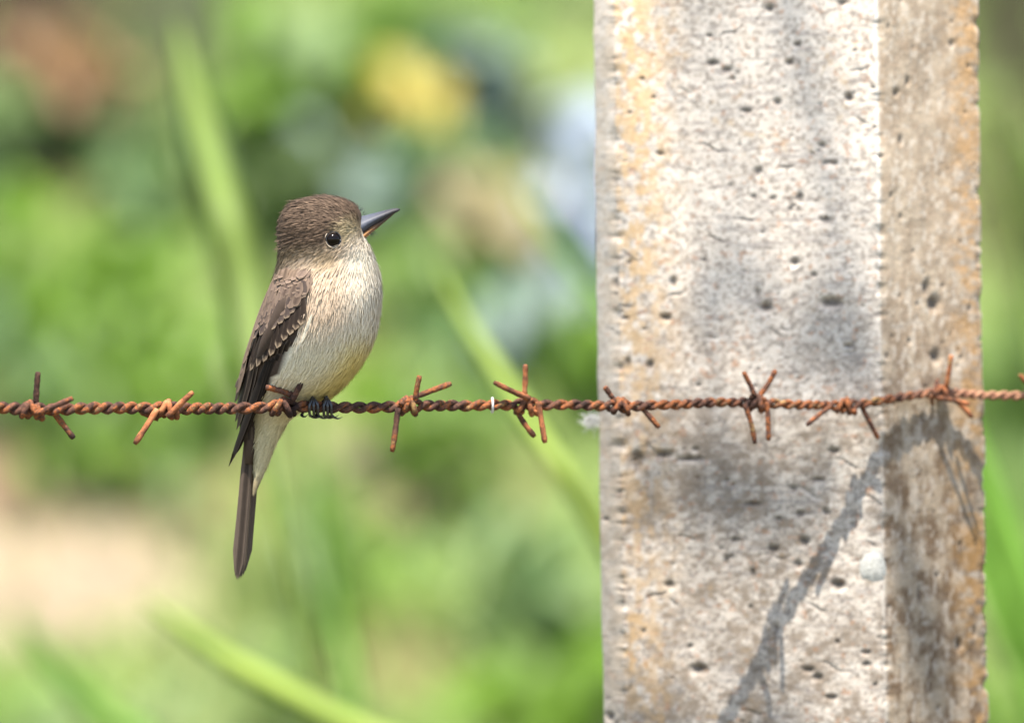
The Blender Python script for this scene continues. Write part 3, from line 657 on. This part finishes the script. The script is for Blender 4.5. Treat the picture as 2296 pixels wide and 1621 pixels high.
# ------------------------------------------------------------------ the bird
YB = [ # left u, v, right u, v, half depth, centre depth
 (724, 439, 736, 438, 7, 0), (694, 443, 766, 445, 44, 0), (656, 454, 794, 458, 70, 0), (635, 482, 809, 476, 86, 0), (628, 508, 812, 499, 95, 0),
 (628, 538, 818, 528, 98, 2), (625, 563, 831, 555, 98, 4), (622, 588, 841, 582, 100, 8), (616, 615, 850, 612, 112, 14), (606, 650, 855, 652, 128, 20), (593, 695, 852, 702, 140, 28),
 (574, 740, 842, 752, 144, 36), (560, 790, 821, 801, 140, 48), (551, 840, 790, 846, 128, 64), (547, 885, 752, 884, 106, 88), (554, 915, 712, 906, 86, 104), (563, 945, 655, 938, 60, 98), (569, 985, 622, 990, 38, 84),
 (571, 1030, 603, 1036, 24, 78), (570, 1062, 589, 1070, 14, 75), (567, 1090, 577, 1098, 7, 72), (566, 1110, 569, 1114, 2, 71)]
YB = catmull(YB, 110)
NA = 44; V = []; F = []
for r in YB:
    cu, cv = (r[0] + r[2]) / 2, (r[1] + r[3]) / 2; hu, hv = (r[2] - r[0]) / 2, (r[3] - r[1]) / 2
    for j in range(NA):
        th = 2 * math.pi * j / NA; c, s_ = math.cos(th), math.sin(th)
        e = .95; cx = math.copysign(abs(c) ** e, c); sx = math.copysign(abs(s_) ** e, s_)
        V.append(Q(cu + hu * cx, cv + hv * cx, r[5] + max(r[4], .5) * sx))
nr = len(YB)
for i in range(nr - 1):
    for j in range(NA): F.append((i * NA + j, i * NA + (j + 1) % NA, (i + 1) * NA + (j + 1) % NA, (i + 1) * NA + j))
F.append(tuple(range(NA - 1, -1, -1))); F.append(tuple((nr - 1) * NA + j for j in range(NA)))
F = [tuple(reversed(x)) for x in F]
bodyV = V; bodyF = F
bvh = BVHTree.FromPolygons([tuple(v) for v in V], F)
def hit(u, v):
    """near-side body surface at (u, v): point and normal"""
    for du in (0, 6, 12, 20, 30, 42, 60):
        o = Q(u + du, v, -600); d = (Q(u + du, v, 0) - o).normalized()
        p, n, i, dist = bvh.ray_cast(o, d)
        if p is not None:
            if n.dot(d) > 0: n = -n
            if du: p = p + (Q(u, v, 0) - Q(u + du, v, 0)) + Vector((0, .55 * du * S, 0)); n = (n + Vector((-.6, 0, 0))).normalized()
            return p, n
    p = Q(u, v, 75); return p, Vector((0, -1, 0))
WPOLY = [(620, 622), (645, 612), (688, 618), (690, 665), (672, 738), (645, 808), (600, 868), (570, 920), (552, 985), (515, 1046), (500, 960), (510, 860), (545, 750), (590, 660)]
def in_wing(u, v):
    c = False; j = len(WPOLY) - 1
    for i in range(len(WPOLY)):
        (xi, yi), (xj, yj) = WPOLY[i], WPOLY[j]
        if (yi > v) != (yj > v) and u < (xj - xi) * (v - yi) / (yj - yi) + xi: c = not c
        j = i
    return c
def bird_col(u, v, rnd=0.0):
    if in_wing(u, v): return (.05, .035, .026)
    vl = float(np.interp(u, [600, 620, 660, 700, 740, 770, 800, 830], [618, 606, 584, 568, 560, 550, 532, 512])) + 8 * rnd
    brown = float(sstep(vl + 34, vl - 26, v))
    breast = mixc((.47, .355, .255), (.41, .305, .21), .5 + .5 * rnd)
    t = float(sstep(.35, .95, (u - np.interp(v, [560, 700, 850], [700, 690, 640])) / 140)); breast = mixc(breast, (.60, .53, .42), t * .85)     # paler towards the front
    bel = mixc((.62, .565, .445), (.55, .50, .385), .5 + .5 * rnd)
    c = mixc(breast, bel, float(sstep(690, 800, v)))
    ed = float(np.interp(v, [700, 750, 800, 850, 890], [852, 842, 820, 790, 750]))
    c = mixc(c, (.60, .475, .15), .85 * float(sstep(95, 8, ed - u)) * float(sstep(715, 800, v)) * float(sstep(960, 900, v)))
    c = mixc(c, (.46, .40, .25), float(sstep(895, 960, v)))
    c = mixc(c, (.22, .175, .10), float(sstep(1040, 1090, v)))
    throat = float(sstep(45, 0, math.hypot((u - 812) * .8, v - 578))); c = mixc(c, (.46, .42, .33), throat * .7)
    cheek = float(sstep(45, 10, math.hypot(u - 735, (v - 578) * 1.4))); c = mixc(c, (.33, .24, .13), cheek * .6)
    lore = float(sstep(46, 6, math.hypot(u - 785, (v - 522)))); cr = mixc((.050, .033, .022), (.082, .055, .037), .5 + .5 * rnd)
    cr = mixc(cr, (.25, .20, .115), lore * .85)
    cr = mixc(cr, (.13, .095, .055), float(sstep(535, 580, v)) * .8)
    return mixc(c, cr, brown)
random.seed(5)
foot = wpos(715)
bird_base = Q(715, foot[0] - 13, foot[1])
bird = thing('bird', 'small brown flycatcher with pale yellowish belly perched on the barbed wire', 'bird', bird_base)
def unproj(p):
    return project(p)
cols = []
for p in bodyV:
    u, v = unproj(p); cols.append(bird_col(u, v, noise.noise(Vector((u / 9, v / 14, 0)))))
body = part('body', bodyV, bodyF, M['plume'], bird, bird_base, cols)

def fl_dir(u, v):
    a = Vector((u - 850, v - 500)).normalized(); sp = Vector((float(np.interp(v, [600, 700, 800, 900, 1000, 1100], [-.1, -.22, -.42, -.75, -.4, -.3])), 1)).normalized()
    t = float(sstep(545, 660, v)); d = a * (1 - t) + sp * t; return d.normalized()
# contour plumage: thousands of tiny feathers lying along the body
tri_c = np.array([tuple((bodyV[f[0]] + bodyV[f[1]] + bodyV[f[2]] + bodyV[f[3]]) / 4) for f in bodyF[:-2]])
tri_a = np.array([((bodyV[f[1]] - bodyV[f[0]]).cross(bodyV[f[3]] - bodyV[f[0]])).length for f in bodyF[:-2]])
pick = rng.choice(len(tri_c), 42000, p=tri_a / tri_a.sum())
V = []; F = []; C = []; NN = []
for ii in pick:
    f = bodyF[ii]; a, b2 = random.random(), random.random()
    p = bodyV[f[0]].lerp(bodyV[f[1]], a).lerp(bodyV[f[3]].lerp(bodyV[f[2]], a), b2)
    n = (bodyV[f[1]] - bodyV[f[0]]).cross(bodyV[f[3]] - bodyV[f[0]]).normalized()
    u, v = unproj(p)
    ctr = Q(float(np.interp(v, YB[:, 1], (YB[:, 0] + YB[:, 2]) / 2)), v, float(np.interp(v, YB[:, 1], YB[:, 5])))
    if n.dot(p - ctr) < 0: n = -n
    if v > 1045: continue
    if u > 806 and 462 < v < 540 and abs(p.y) < 30 * S: continue
    if math.hypot(u - 748, v - 537) < 17 or in_wing(u, v): continue
    head = v < 575
    d2 = fl_dir(u, v); d = Vector((d2.x, 0, -d2.y)); d = d - n * d.dot(n)
    if d.length < .05: continue
    d.normalize(); d = (d + Vector((random.gauss(0, .12), random.gauss(0, .12), random.gauss(0, .12)))).normalized()
    L = (random.uniform(12, 24) if head else random.uniform(18, 36)) * S
    crest = (u < 680 and v < 540)
    if crest: L *= 1.35
    lift = (random.uniform(.01, .06) if head else random.uniform(0, .010)) + (.10 if crest and random.random() < .25 else 0)
    tu_, tv_ = unproj(p + d * L)
    if math.hypot(tu_ - 748, tv_ - 537) < 17: continue
    wd = (random.uniform(.7, 1.5) if head else random.uniform(.8, 1.7)) * S
    sd = n.cross(d).normalized() * wd
    o = len(V); pm = p + d * L * .55 + n * (L * lift + (.6 if head else .3) * S); pt = p + d * L + n * L * lift * .9
    V += [p - sd * .5 - n * S * (1 if head else .4), p + sd * .5 - n * S * (1 if head else .4), pm - sd, pm + sd, pt]; F += [(o, o + 2, o + 3, o + 1), (o + 2, o + 4, o + 3)]
    NN += [tuple((n + d * .12 + Vector((random.gauss(0, 1), random.gauss(0, 1), random.gauss(0, 1))) * (.12 if head else .05)).normalized())] * 5
    rn = random.gauss(0, .6 if head else .25); c = bird_col(u, v, max(-1, min(1, rn)))
    kf = random.uniform(.93, 1.08) if head else random.uniform(.96, 1.05)
    if v < 560 and u < 780 and random.random() < .22: kf = random.uniform(1.3, 2.1)      # buff tips on the crown feathers
    if v > 600 and random.random() < .08: kf = 1.15
    c = tuple(min(.75, x * kf) for x in c); C += [c] * 4 + [tuple(min(.78, x * 1.12) for x in c)]
for i in range(150):                     # ragged crest at the back of the crown
    v = random.uniform(468, 560); u = float(np.interp(v, [468, 500, 560], [652, 636, 628])) + random.uniform(4, 22); y = random.uniform(-48, 48) * (1 - (u - 632) / 60) * S
    p = W(u, v, y); d = Vector((-1, random.uniform(-.15, .15), random.uniform(-.55, .05))).normalized(); L = random.uniform(12, 26) * S; sd = Vector((0, .3, 1)).normalized() * random.uniform(.9, 1.7) * S
    o = len(V); V += [p - sd, p + sd, p + d * L * .6 - sd * .8, p + d * L * .6 + sd * .8, p + d * L]; F += [(o, o + 1, o + 3, o + 2), (o + 2, o + 3, o + 4)]
    kk = random.uniform(.7, 1.4); c = tuple(x * kk for x in (.060, .042, .028)); C += [c] * 5; NN += [tuple(Vector((-.4, -.7, .5)).normalized())] * 5
pl = part('plumage', V, F, M['plume'], bird, bird_base, C); pl['kind'] = 'stuff'
pl.data.normals_split_custom_set_from_vertices(NN)

# feathers of wing and tail
def feather_geo(base, tip, nb, ntp, width, c_mid, c_edge, edge=.55, tipround=.75, camber=.12, bend=0.0, tipc=None, pale=(.86, 1.0)):
    base = Vector(base); tip = Vector(tip); ax = tip - base; L = ax.length
    V = []; F = []; C = []; nl = 9; cr = (-1, -.72, -.3, 0, .3, .72, 1)
    for i in range(nl + 1):
        t = i / nl; n = Vector(nb).lerp(Vector(ntp), t).normalized()
        d = ax.normalized(); sd = n.cross(d).normalized()
        wd = width * .5 * (.45 + .55 * min(1, t / .35)) * (1 if t < tipround else math.sqrt(max(.0, 1 - ((t - tipround) / (1 - tipround)) ** 2)) * .97 + .03)
        c = base + ax * t + n * (bend * L * math.sin(math.pi * t)) + sd * 0
        for s_ in cr:
            V.append(c + sd * (s_ * wd) - n * (camber * wd * s_ * s_) + n * (.25 * S if s_ == 0 else 0))
            tp = float(sstep(pale[0], pale[1], t + .10 * abs(s_))) if tipc is not None else 0
            e = max(float(sstep(edge, 1.0, abs(s_))), tp)
            cc = c_edge if tipc is None else mixc(c_edge, tipc, tp)
            C.append(mixc(c_mid if s_ != 0 else tuple(x * .8 for x in c_mid), cc, e * .9))
    m_ = len(cr)
    for i in range(nl):
        for k in range(m_ - 1): F.append((i * m_ + k, i * m_ + k + 1, (i + 1) * m_ + k + 1, (i + 1) * m_ + k))
    return V, F, C
def mirror(p):
    """reflect through the bird's own median plane"""
    u, v = project(p); yc = float(np.interp(v, YB[:, 1], YB[:, 5])) * S
    return Vector((p[0], 2 * yc - p[1], p[2]))
wing_near = part('wing', *(lambda g: (g[0], g[1]))(tube([Q(668, 640, hit(668, 640)[0].y / S + 6), Q(640, 690, hit(640, 690)[0].y / S + 4), Q(600, 770, hit(600, 770)[0].y / S + 2), Q(565, 860, hit(565, 860)[0].y / S + 2)], [18 * S, 22 * S, 18 * S, 6 * S], 10)),
                 M['feather'], bird, bird_base, [(.05, .035, .026)] * 40)
wv_ = [mirror(v.co + Vector(bird_base)) for v in wing_near.data.vertices]
wing_far = part('wing', wv_, [tuple(p.vertices)[::-1] for p in wing_near.data.polygons], M['feather'], bird, bird_base, [(.05, .035, .026)] * 40)
def wing_feather(bu, bv, tu, tv, width, lay, lay_tip, mid, fringe, tipc=None, **kw):
    pb, nb_ = hit(bu, bv); pt, nt_ = hit(tu, tv)
    pb = pb + nb_ * lay * S; pt = pt + nt_ * lay_tip * S
    j = random.uniform(.88, 1.12); mid = tuple(x * j for x in mid)
    V, F, C = feather_geo(pb, pt, nb_, nt_, width * S, mid, fringe, tipc=tipc, **kw)
    part('feather', V, F, M['feather'], wing_near, bird_base, C)
    part('feather', [mirror(x) for x in V], [x[::-1] for x in F], M['feather'], wing_far, bird_base, C)
DK = (.013, .0095, .0075); DB = (.023, .0155, .0115); MB = (.052, .036, .027); BF = (.30, .22, .145); PE = (.13, .095, .068)
def along(pts, n): return catmull(np.array(pts, float), n)
# primaries: blackish, tips cross over the tail
for (b_, t_) in zip(along([(648, 770), (620, 800), (600, 812)], 6), along([(560, 942), (548, 968), (536, 1000), (526, 1022), (515, 1046)], 6)):
    wing_feather(b_[0], b_[1], t_[0], t_[1], 21, 3, 2 + random.uniform(0, 2), DK, (.040, .030, .023), tipround=.6, edge=.7)
# secondaries and tertials: dark with pale fringes
for (b_, t_) in zip(along([(652, 762), (630, 775), (605, 790), (585, 800), (570, 806)], 8), along([(590, 884), (574, 908), (562, 930), (550, 950), (536, 967), (531, 945)], 8)):
    wing_feather(b_[0], b_[1], t_[0], t_[1], 20, 8, 5, DB, PE, tipround=.72, edge=.62)
for (b_, t_) in zip(along([(572, 800), (562, 812), (556, 830)], 3), along([(532, 930), (531, 900), (532, 868)], 3)):
    wing_feather(b_[0], b_[1], t_[0], t_[1], 17, 10, 6, MB, PE, tipround=.72, edge=.6)
# greater coverts, the lower wing bar
GT = [(545, 844), (557, 838), (571, 829), (587, 818), (603, 805), (619, 788), (635, 768), (650, 753), (664, 741), (676, 729)]
GB = [(574, 765), (586, 755), (598, 748), (610, 741), (623, 731), (636, 719), (648, 706), (660, 694), (672, 682), (684, 668)]
for (b_, t_) in zip(along(GB, 11), along(GT, 11)):
    wing_feather(b_[0], b_[1], t_[0], t_[1], 19, 11, 9, DB, (.06, .043, .032), tipc=mixc(BF, (.16, .115, .08), random.random() * .6), tipround=.74, edge=.62, pale=(.85, .97))
# median coverts, the upper wing bar
MT = [(578, 762), (594, 753), (608, 748), (624, 736), (640, 721), (653, 709), (667, 693), (681, 671)]
MBs = [(600, 712), (613, 702), (626, 694), (640, 684), (653, 673), (664, 662), (674, 650), (685, 634)]
for (b_, t_) in zip(along(MBs, 9), along(MT, 9)):
    wing_feather(b_[0], b_[1], t_[0], t_[1], 21, 15, 12, (.062, .045, .038), (.09, .065, .048), tipc=mixc((.28, .205, .135), (.18, .13, .09), random.random()), tipround=.72, edge=.6, pale=(.86, .98))
# lesser coverts: rows of small scale-like feathers up to the shoulder
for r_ in range(-4, 7):
    tv0 = 716 - r_ * 14
    for k_ in range(11):
        tu = 690 - k_ * 10.5 + (5 if r_ % 2 else 0) + random.uniform(-3, 3); tv = tv0 + (k_ - 2) * 5.5 - 26 + random.uniform(-4, 4)
        if tu < np.interp(tv, [600, 650, 700, 760], [628, 612, 596, 574]) or tv < 618: continue
        if tv > np.interp(tu, [x for x, y in MT], [y for x, y in MT]) - 10: continue
        wing_feather(min(tu + 9, 690), tv - 26, tu, tv + 6, random.uniform(17, 25), max(-2, min(14 + r_ * .6, (tv - 632) * .45, (702 - tu) * .5)), min(14 + r_ * .6, (704 - tu) * .6),
                     mixc((.068, .046, .035), (.16, .112, .084), random.random()), (.15, .105, .074), tipc=mixc((.11, .078, .056), (.20, .142, .10), random.random()), tipround=.6, edge=.45, pale=(.8, 1.05))
# scapulars and mantle edge down the back
for (b_, t_) in zip(along([(652, 604), (634, 612), (620, 640), (606, 672), (594, 705), (584, 738), (574, 772), (566, 800)], 12), along([(632, 668), (610, 690), (592, 715), (578, 748), (566, 780), (555, 815), (546, 850), (540, 880)], 12)):
    wing_feather(b_[0], b_[1], t_[0], t_[1], 24, 14, 12, (.13, .089, .062), (.20, .138, .096), tipround=.7, edge=.4)
for (b_, t_) in zip(along([(640, 596), (655, 594), (670, 596), (684, 602)], 7), along([(632, 640), (648, 634), (664, 632), (682, 640)], 7)):
    wing_feather(b_[0], b_[1], t_[0], t_[1], 20, -3, 15, (.125, .086, .060), (.18, .125, .088), tipround=.65, edge=.5)
# two white axillary plumes at the bend of the wing
wing_feather(700, 706, 676, 770, 9, 8, 6, (.60, .55, .44), (.55, .45, .28), tipround=.5)
wing_feather(694, 728, 664, 790, 7, 7, 5, (.46, .42, .34), (.30, .25, .18), tipround=.5)

tail_base = Q(566, 985, 74)
V, F = tube([Q(568, 925, 80), Q(562, 980, 74), Q(557, 1040, 70)], [20 * S, 16 * S, 9 * S], 10)
tail = part('tail', V, F, M['feather'], bird, bird_base, [(.06, .042, .031)] * len(V))
TT = along([(525, 1270), (526, 1286), (529, 1298), (533, 1300), (538, 1297), (543, 1293), (549, 1284), (555, 1262)], 10)
TB = along([(554, 955), (556, 955), (558, 955), (561, 955), (564, 958), (567, 965), (571, 980), (577, 1000)], 10)
for i, (b_, t_) in enumerate(zip(TB, TT)):
    lay = [0, -3, -6, -9, -10, -8, -4, 1, 6, 10][i]
    pb = Q(b_[0], b_[1], 58 + lay * .4 if i < 6 else 80); pt = Q(t_[0], t_[1], 112 + lay)
    nn = Vector((-.45 + .06 * i, -1, .05)).normalized()
    V, F, C = feather_geo(pb, pt, nn, nn, 16 * S, mixc((.042, .031, .024), (.033, .024, .018), i / 9), (.24, .17, .11) if i in (6,) else (.125, .093, .07), edge=.45, tipround=.93, bend=-.012)
    part('feather', V, F, M['feather'], tail, bird_base, C)

# bill
def loft(sections, n=14, lower=False):
    """sections: (u, v_top, v_bot, half width in depth)"""
    V = []; F = []
    for (u, vt, vb, hw, su) in sections:
        for j in range(n):
            th = 2 * math.pi * j / n; c, s_ = math.cos(th), math.sin(th)
            vv = (vt + vb) / 2 - (vb - vt) / 2 * s_
            sq = hw * c * (1 - .42 * max(0, s_)) if not lower else hw * c
            V.append(Q(u + su * (vv - (vt + vb) / 2), vv, sq))
    m_ = len(sections)
    for i in range(m_ - 1):
        for j in range(n): F.append((i * n + j, i * n + (j + 1) % n, (i + 1) * n + (j + 1) % n, (i + 1) * n + j))
    F.append(tuple(range(n))[::-1]); F.append(tuple((m_ - 1) * n + j for j in range(n)))
    return V, [x[::-1] for x in F]
up = [(796, 490, 538, 34, 0), (812, 484, 528, 31, 0), (824, 481.5, 517, 28, 0), (838, 478, 507, 24, 0), (852, 474.5, 498, 20, 0), (866, 471, 489.5, 15, 0), (880, 468, 481, 9, 0), (890, 466.8, 476.5, 5, 0), (897, 468.5, 471.5, 1.5, 0)]
V, F = loft(up)
C = []
for p in V:
    u, v = project(p); t = float(sstep(800, 890, u)); C.append(mixc((.060, .066, .085), (.025, .022, .024), t))
ub = part('upper_bill', V, F, M['bill'], bird, bird_base, C)
lo = [(785, 538, 557, 30, 0), (800, 530, 549, 29, 0), (815, 520, 539, 25, 0), (832, 507, 524, 20, 0), (848, 497, 511, 14, 0), (862, 489, 499, 9, 0), (876, 480, 487, 4, 0), (885, 475, 479, 1, 0)]
V, F = loft(lo, 12, True); C = []
for p in V:
    u, v = project(p); C.append(mixc((.34, .16, .055), (.055, .034, .025), float(sstep(812, 856, u))))
part('lower_bill', V, F, M['bill'], bird, bird_base, C)
for sg in (-1, 1):
    # gape line
    V, F = tube([Q(806, 528, sg * 30), Q(794, 537, sg * 44), Q(780, 548, sg * 58), Q(772, 556, sg * 64)], [3.2 * S, 3.4 * S, 3.2 * S, 1.5 * S], 7)
    part('gape', V, F, M['bill'], bird, bird_base, [(.42, .17, .07)] * len(V))
    # nostril: short dark slit
    V, F = tube([Q(828, 496, sg * 22.5), Q(833, 495, sg * 21.8), Q(838, 492, sg * 20)], [1.5 * S, 2.3 * S, 1.2 * S], 7)
    part('nostril', V, F, M['claw'], ub, bird_base)
    # eye
    p, n = hit(748, 537); c = p - n * 9 * S
    if sg > 0: c = mirror(c); n = Vector((n.x, -n.y, n.z))
    V = []; F = []; a_, b2_ = 16, 24; R = 17 * S
    t1 = n.cross(Vector((0, 0, 1))).normalized(); t2 = n.cross(t1)
    for i in range(a_ + 1):
        th = math.pi * i / a_
        for j in range(b2_):
            f = 2 * math.pi * j / b2_
            V.append(c + R * (n * math.cos(th) * (1.0) + (t1 * math.cos(f) + t2 * math.sin(f)) * math.sin(th)))
    for i in range(a_):
        for j in range(b2_): F.append((i * b2_ + j, i * b2_ + (j + 1) % b2_, (i + 1) * b2_ + (j + 1) % b2_, (i + 1) * b2_ + j))
    eye = part('eye', V, F, M['eye'], bird, bird_base)
    # pale broken ring and dark lid
    for (a0, a1, r_, w_, mt) in ((.45, 2.9, 18.6, 1.15, 'eye_ring'), (3.3, 3.9, 20, 1.2, 'eye_ring'), (0, 6.28, 16.5, 1.8, 'claw')):
        pth = []; rr = []
        for i in range(30):
            f = a0 + (a1 - a0) * i / 29
            dv = math.sin(f) * r_; du = math.cos(f) * r_
            pp = p if sg < 0 else mirror(p)
            pth.append(c + n * (7.5 if mt == 'claw' else 9.5) * S + Vector((1, 0, 0)) * du * S - Vector((0, 0, 1)) * dv * S - n * (Vector((du, 0, -dv)).dot(n)) * S)
            rr.append(w_ * S * (1 if mt == 'claw' else (.35 + .65 * math.sin(math.pi * i / 29)) * random.uniform(.8, 1.2)))
        V, F = tube(pth, rr, 6); part('eyelid' if mt == 'claw' else 'eye_ring', V, F, M[mt], eye, bird_base)
# rictal bristles and ragged forehead feathers
lst = []
for i in range(34):
    sg = random.choice((-1, 1)); u = random.uniform(800, 832); v = np.interp(u, [800, 835], [538, 508]) + random.uniform(-2, 8)
    p0 = Q(u, v, sg * random.uniform(14, 30)); d = Vector((random.uniform(.5, 1), sg * random.uniform(0, .5) , random.uniform(-.9, .1))).normalized() * random.uniform(12, 26) * S
    lst.append(tube([p0, p0 + d * .5 + Vector((0, 0, S)), p0 + d], [.55 * S, .45 * S, .2 * S], 4))
for i in range(14):
    u = random.uniform(800, 820); v = np.interp(u, [800, 824], [466, 484]) + random.uniform(-1, 6); p0 = Q(u, v, random.uniform(-22, 22))
    d = Vector((random.uniform(.1, .9), random.uniform(-.3, .3), random.uniform(.3, 1))).normalized() * random.uniform(7, 13) * S
    lst.append(tube([p0, p0 + d * .5, p0 + d], [.4 * S, .3 * S, .15 * S], 4))
a, f = join(lst); br = part('bristle', a, f, M['claw'], bird, bird_base); br['kind'] = 'stuff'

# legs: short tarsus in the belly feathers, three toes over the wire and one behind it
def leg(cu, du, sgn):
    wv0, wq0 = wpos(cu); R = 18.5
    hipp = Q(cu - 14, 872, wq0 + 26 + 16 * sgn); ank = Q(cu - 2, wv0 - 22, wq0 + 4)
    V, F = tube([hipp, hipp.lerp(ank, .5) + Vector((0, -.0006, 0)), ank, Q(cu, wv0 - 17, wq0)], [5.5 * S, 4.6 * S, 5.0 * S, 5.0 * S], 9)
    lg = part('leg', V, F, M['toe'], bird, bird_base)
    for k, (off, a0, a1, tl) in enumerate(((-du, -95, -262, 1), (0, -95, -272, 1), (du, -95, -258, 1), (-du * 1.5, -80, 92, -1))):
        pth = []; rr = []
        for i in range(15):
            f = i / 14; th = math.radians(a0 + (a1 - a0) * f); u = cu + off * min(1, f * 2.2) + 2 * f * (1 if k < 3 else -6)
            vv, qq = wpos(u)
            pth.append(Q(u, vv + R * math.sin(th), qq + R * math.cos(th)))     # negative angles start on top and come over the near side
            rr.append(S * (3.9 - .9 * f + .4 * math.sin(f * 34)))
        V, F = tube(pth, rr, 8); toe = part('toe', V, F, M['toe'], lg, bird_base)
        e = pth[-1]; d = (pth[-1] - pth[-3]).normalized(); cl = []; cr = []
        side = Vector((1 if k != 3 else .8, 0, 0))
        for i in range(8):
            f = i / 7; cl.append(e + d * (22 * S * math.sin(f * 1.2)) + side * (24 * S * f) + Vector((0, 0, 5 * S * f * f - 7 * S * math.sin(math.pi * f) * .5)))
            cr.append(S * 3.3 * (1 - f) + .4 * S)
        V, F = tube(cl, cr, 7); part('claw', V, F, M['claw'], lg, bird_base)
leg(702, 9.5, -1); leg(733, 8.5, 1)

# ------------------------------------------------------------------ tree beside the fence whose twigs dapple the post
random.seed(3)
tr0 = TRUNK
tree = thing('roadside_tree', 'roadside tree beside the camera whose twigs overhang the fence', 'tree', tr0)
crotch = tr0 + Vector((.1, .05, 1.9)); limb_end = Vector((.10, -.12, 2.62))
V, F = tube([Vector(p) for p in catmull([tr0 + Vector((0, 0, -.05)), tr0 + Vector((.03, 0, .9)), crotch, crotch + Vector((-.1, .05, .9))], 18)], np.linspace(.085, .035, 18), 12)
part('trunk', V, F, M['bark'], tree, tr0)
limb = [Vector(p) for p in catmull([crotch - Vector((0, 0, .1)), crotch + Vector((.42, .22, .42)), crotch + Vector((.92, .46, .64)), limb_end + Vector((.15, .05, .06))], 20)]
V, F = tube(limb, np.linspace(.032, .006, 20), 9)
lp = part('limb', V, F, M['bark'], tree, tr0)
SHADE = [(1640, 610, .026), (1740, 660, .026), (1850, 730, .030), (1930, 790, .026), (1600, 700, .016), (1440, 1060, .024), (1550, 1040, .034), (1670, 1090, .034), (1790, 1080, .028), (1600, 1160, .024), (1740, 1170, .024),
         (1380, 1610, .030), (1520, 1650, .034), (1700, 1650, .030), (2050, 1220, .022), (2040, 1400, .026), (2080, 1540, .026)]
SHADE = [(u + random.uniform(-45, 45), v + random.uniform(-30, 40), L * random.uniform(.55, .8)) for (u, v, L) in SHADE for _ in range(2)]
crown_v = []
for (u, v, L) in SHADE:
    pt = Q(u, v, post_q(u, v)); t = random.uniform(1.3, 1.65)
    c = pt - SUN * t
    near = min(limb, key=lambda q: (q - c).length)
    o = obj('leaf', leaf_data('green', 'oval'), None, tree)
    R = Matrix.Rotation(random.choice((-1, 1)) * 1.57 + random.uniform(-.45, .45), 4, 'Z') @ Matrix.Rotation(random.uniform(-.3, .3), 4, 'X')
    o.matrix_local = Matrix.Translation(c - tr0 - (R @ Vector((0, .5 * L, 0)))) @ R @ Matrix.Scale(L * 1.1, 4)
    b0 = c - (R @ Vector((0, .5 * L, 0)))
    crown_v.append(tube([near, near.lerp(b0, .6) + Vector((0, 0, .03)), b0], [.0018, .0011, .0006], 5))
for i in range(70):
    p = limb[random.randrange(3, 12)] if i < 40 else crotch + Vector((-.1, .05, .9)) + Vector((random.gauss(0, .25), random.gauss(0, .2), random.gauss(.1, .2)))
    L = random.uniform(.05, .09); R = Matrix.Rotation(random.uniform(0, 6.28), 4, 'Z') @ Matrix.Rotation(random.uniform(-.6, .4), 4, 'X')
    e = p + Vector((random.gauss(0, .09), random.gauss(-.05, .08), random.uniform(.0, .16)))
    o = obj('leaf', leaf_data('green', 'oval'), None, tree); o.matrix_local = Matrix.Translation(e - tr0) @ R @ Matrix.Scale(L, 4)
    near = min(limb + [crotch + Vector((-.1, .05, .9))], key=lambda q: (q - e).length)
    crown_v.append(tube([near, near.lerp(e, .5), e], [.003, .002, .001], 5))
a, f = join(crown_v); part('twig', a, f, M['bark'], tree, tr0)
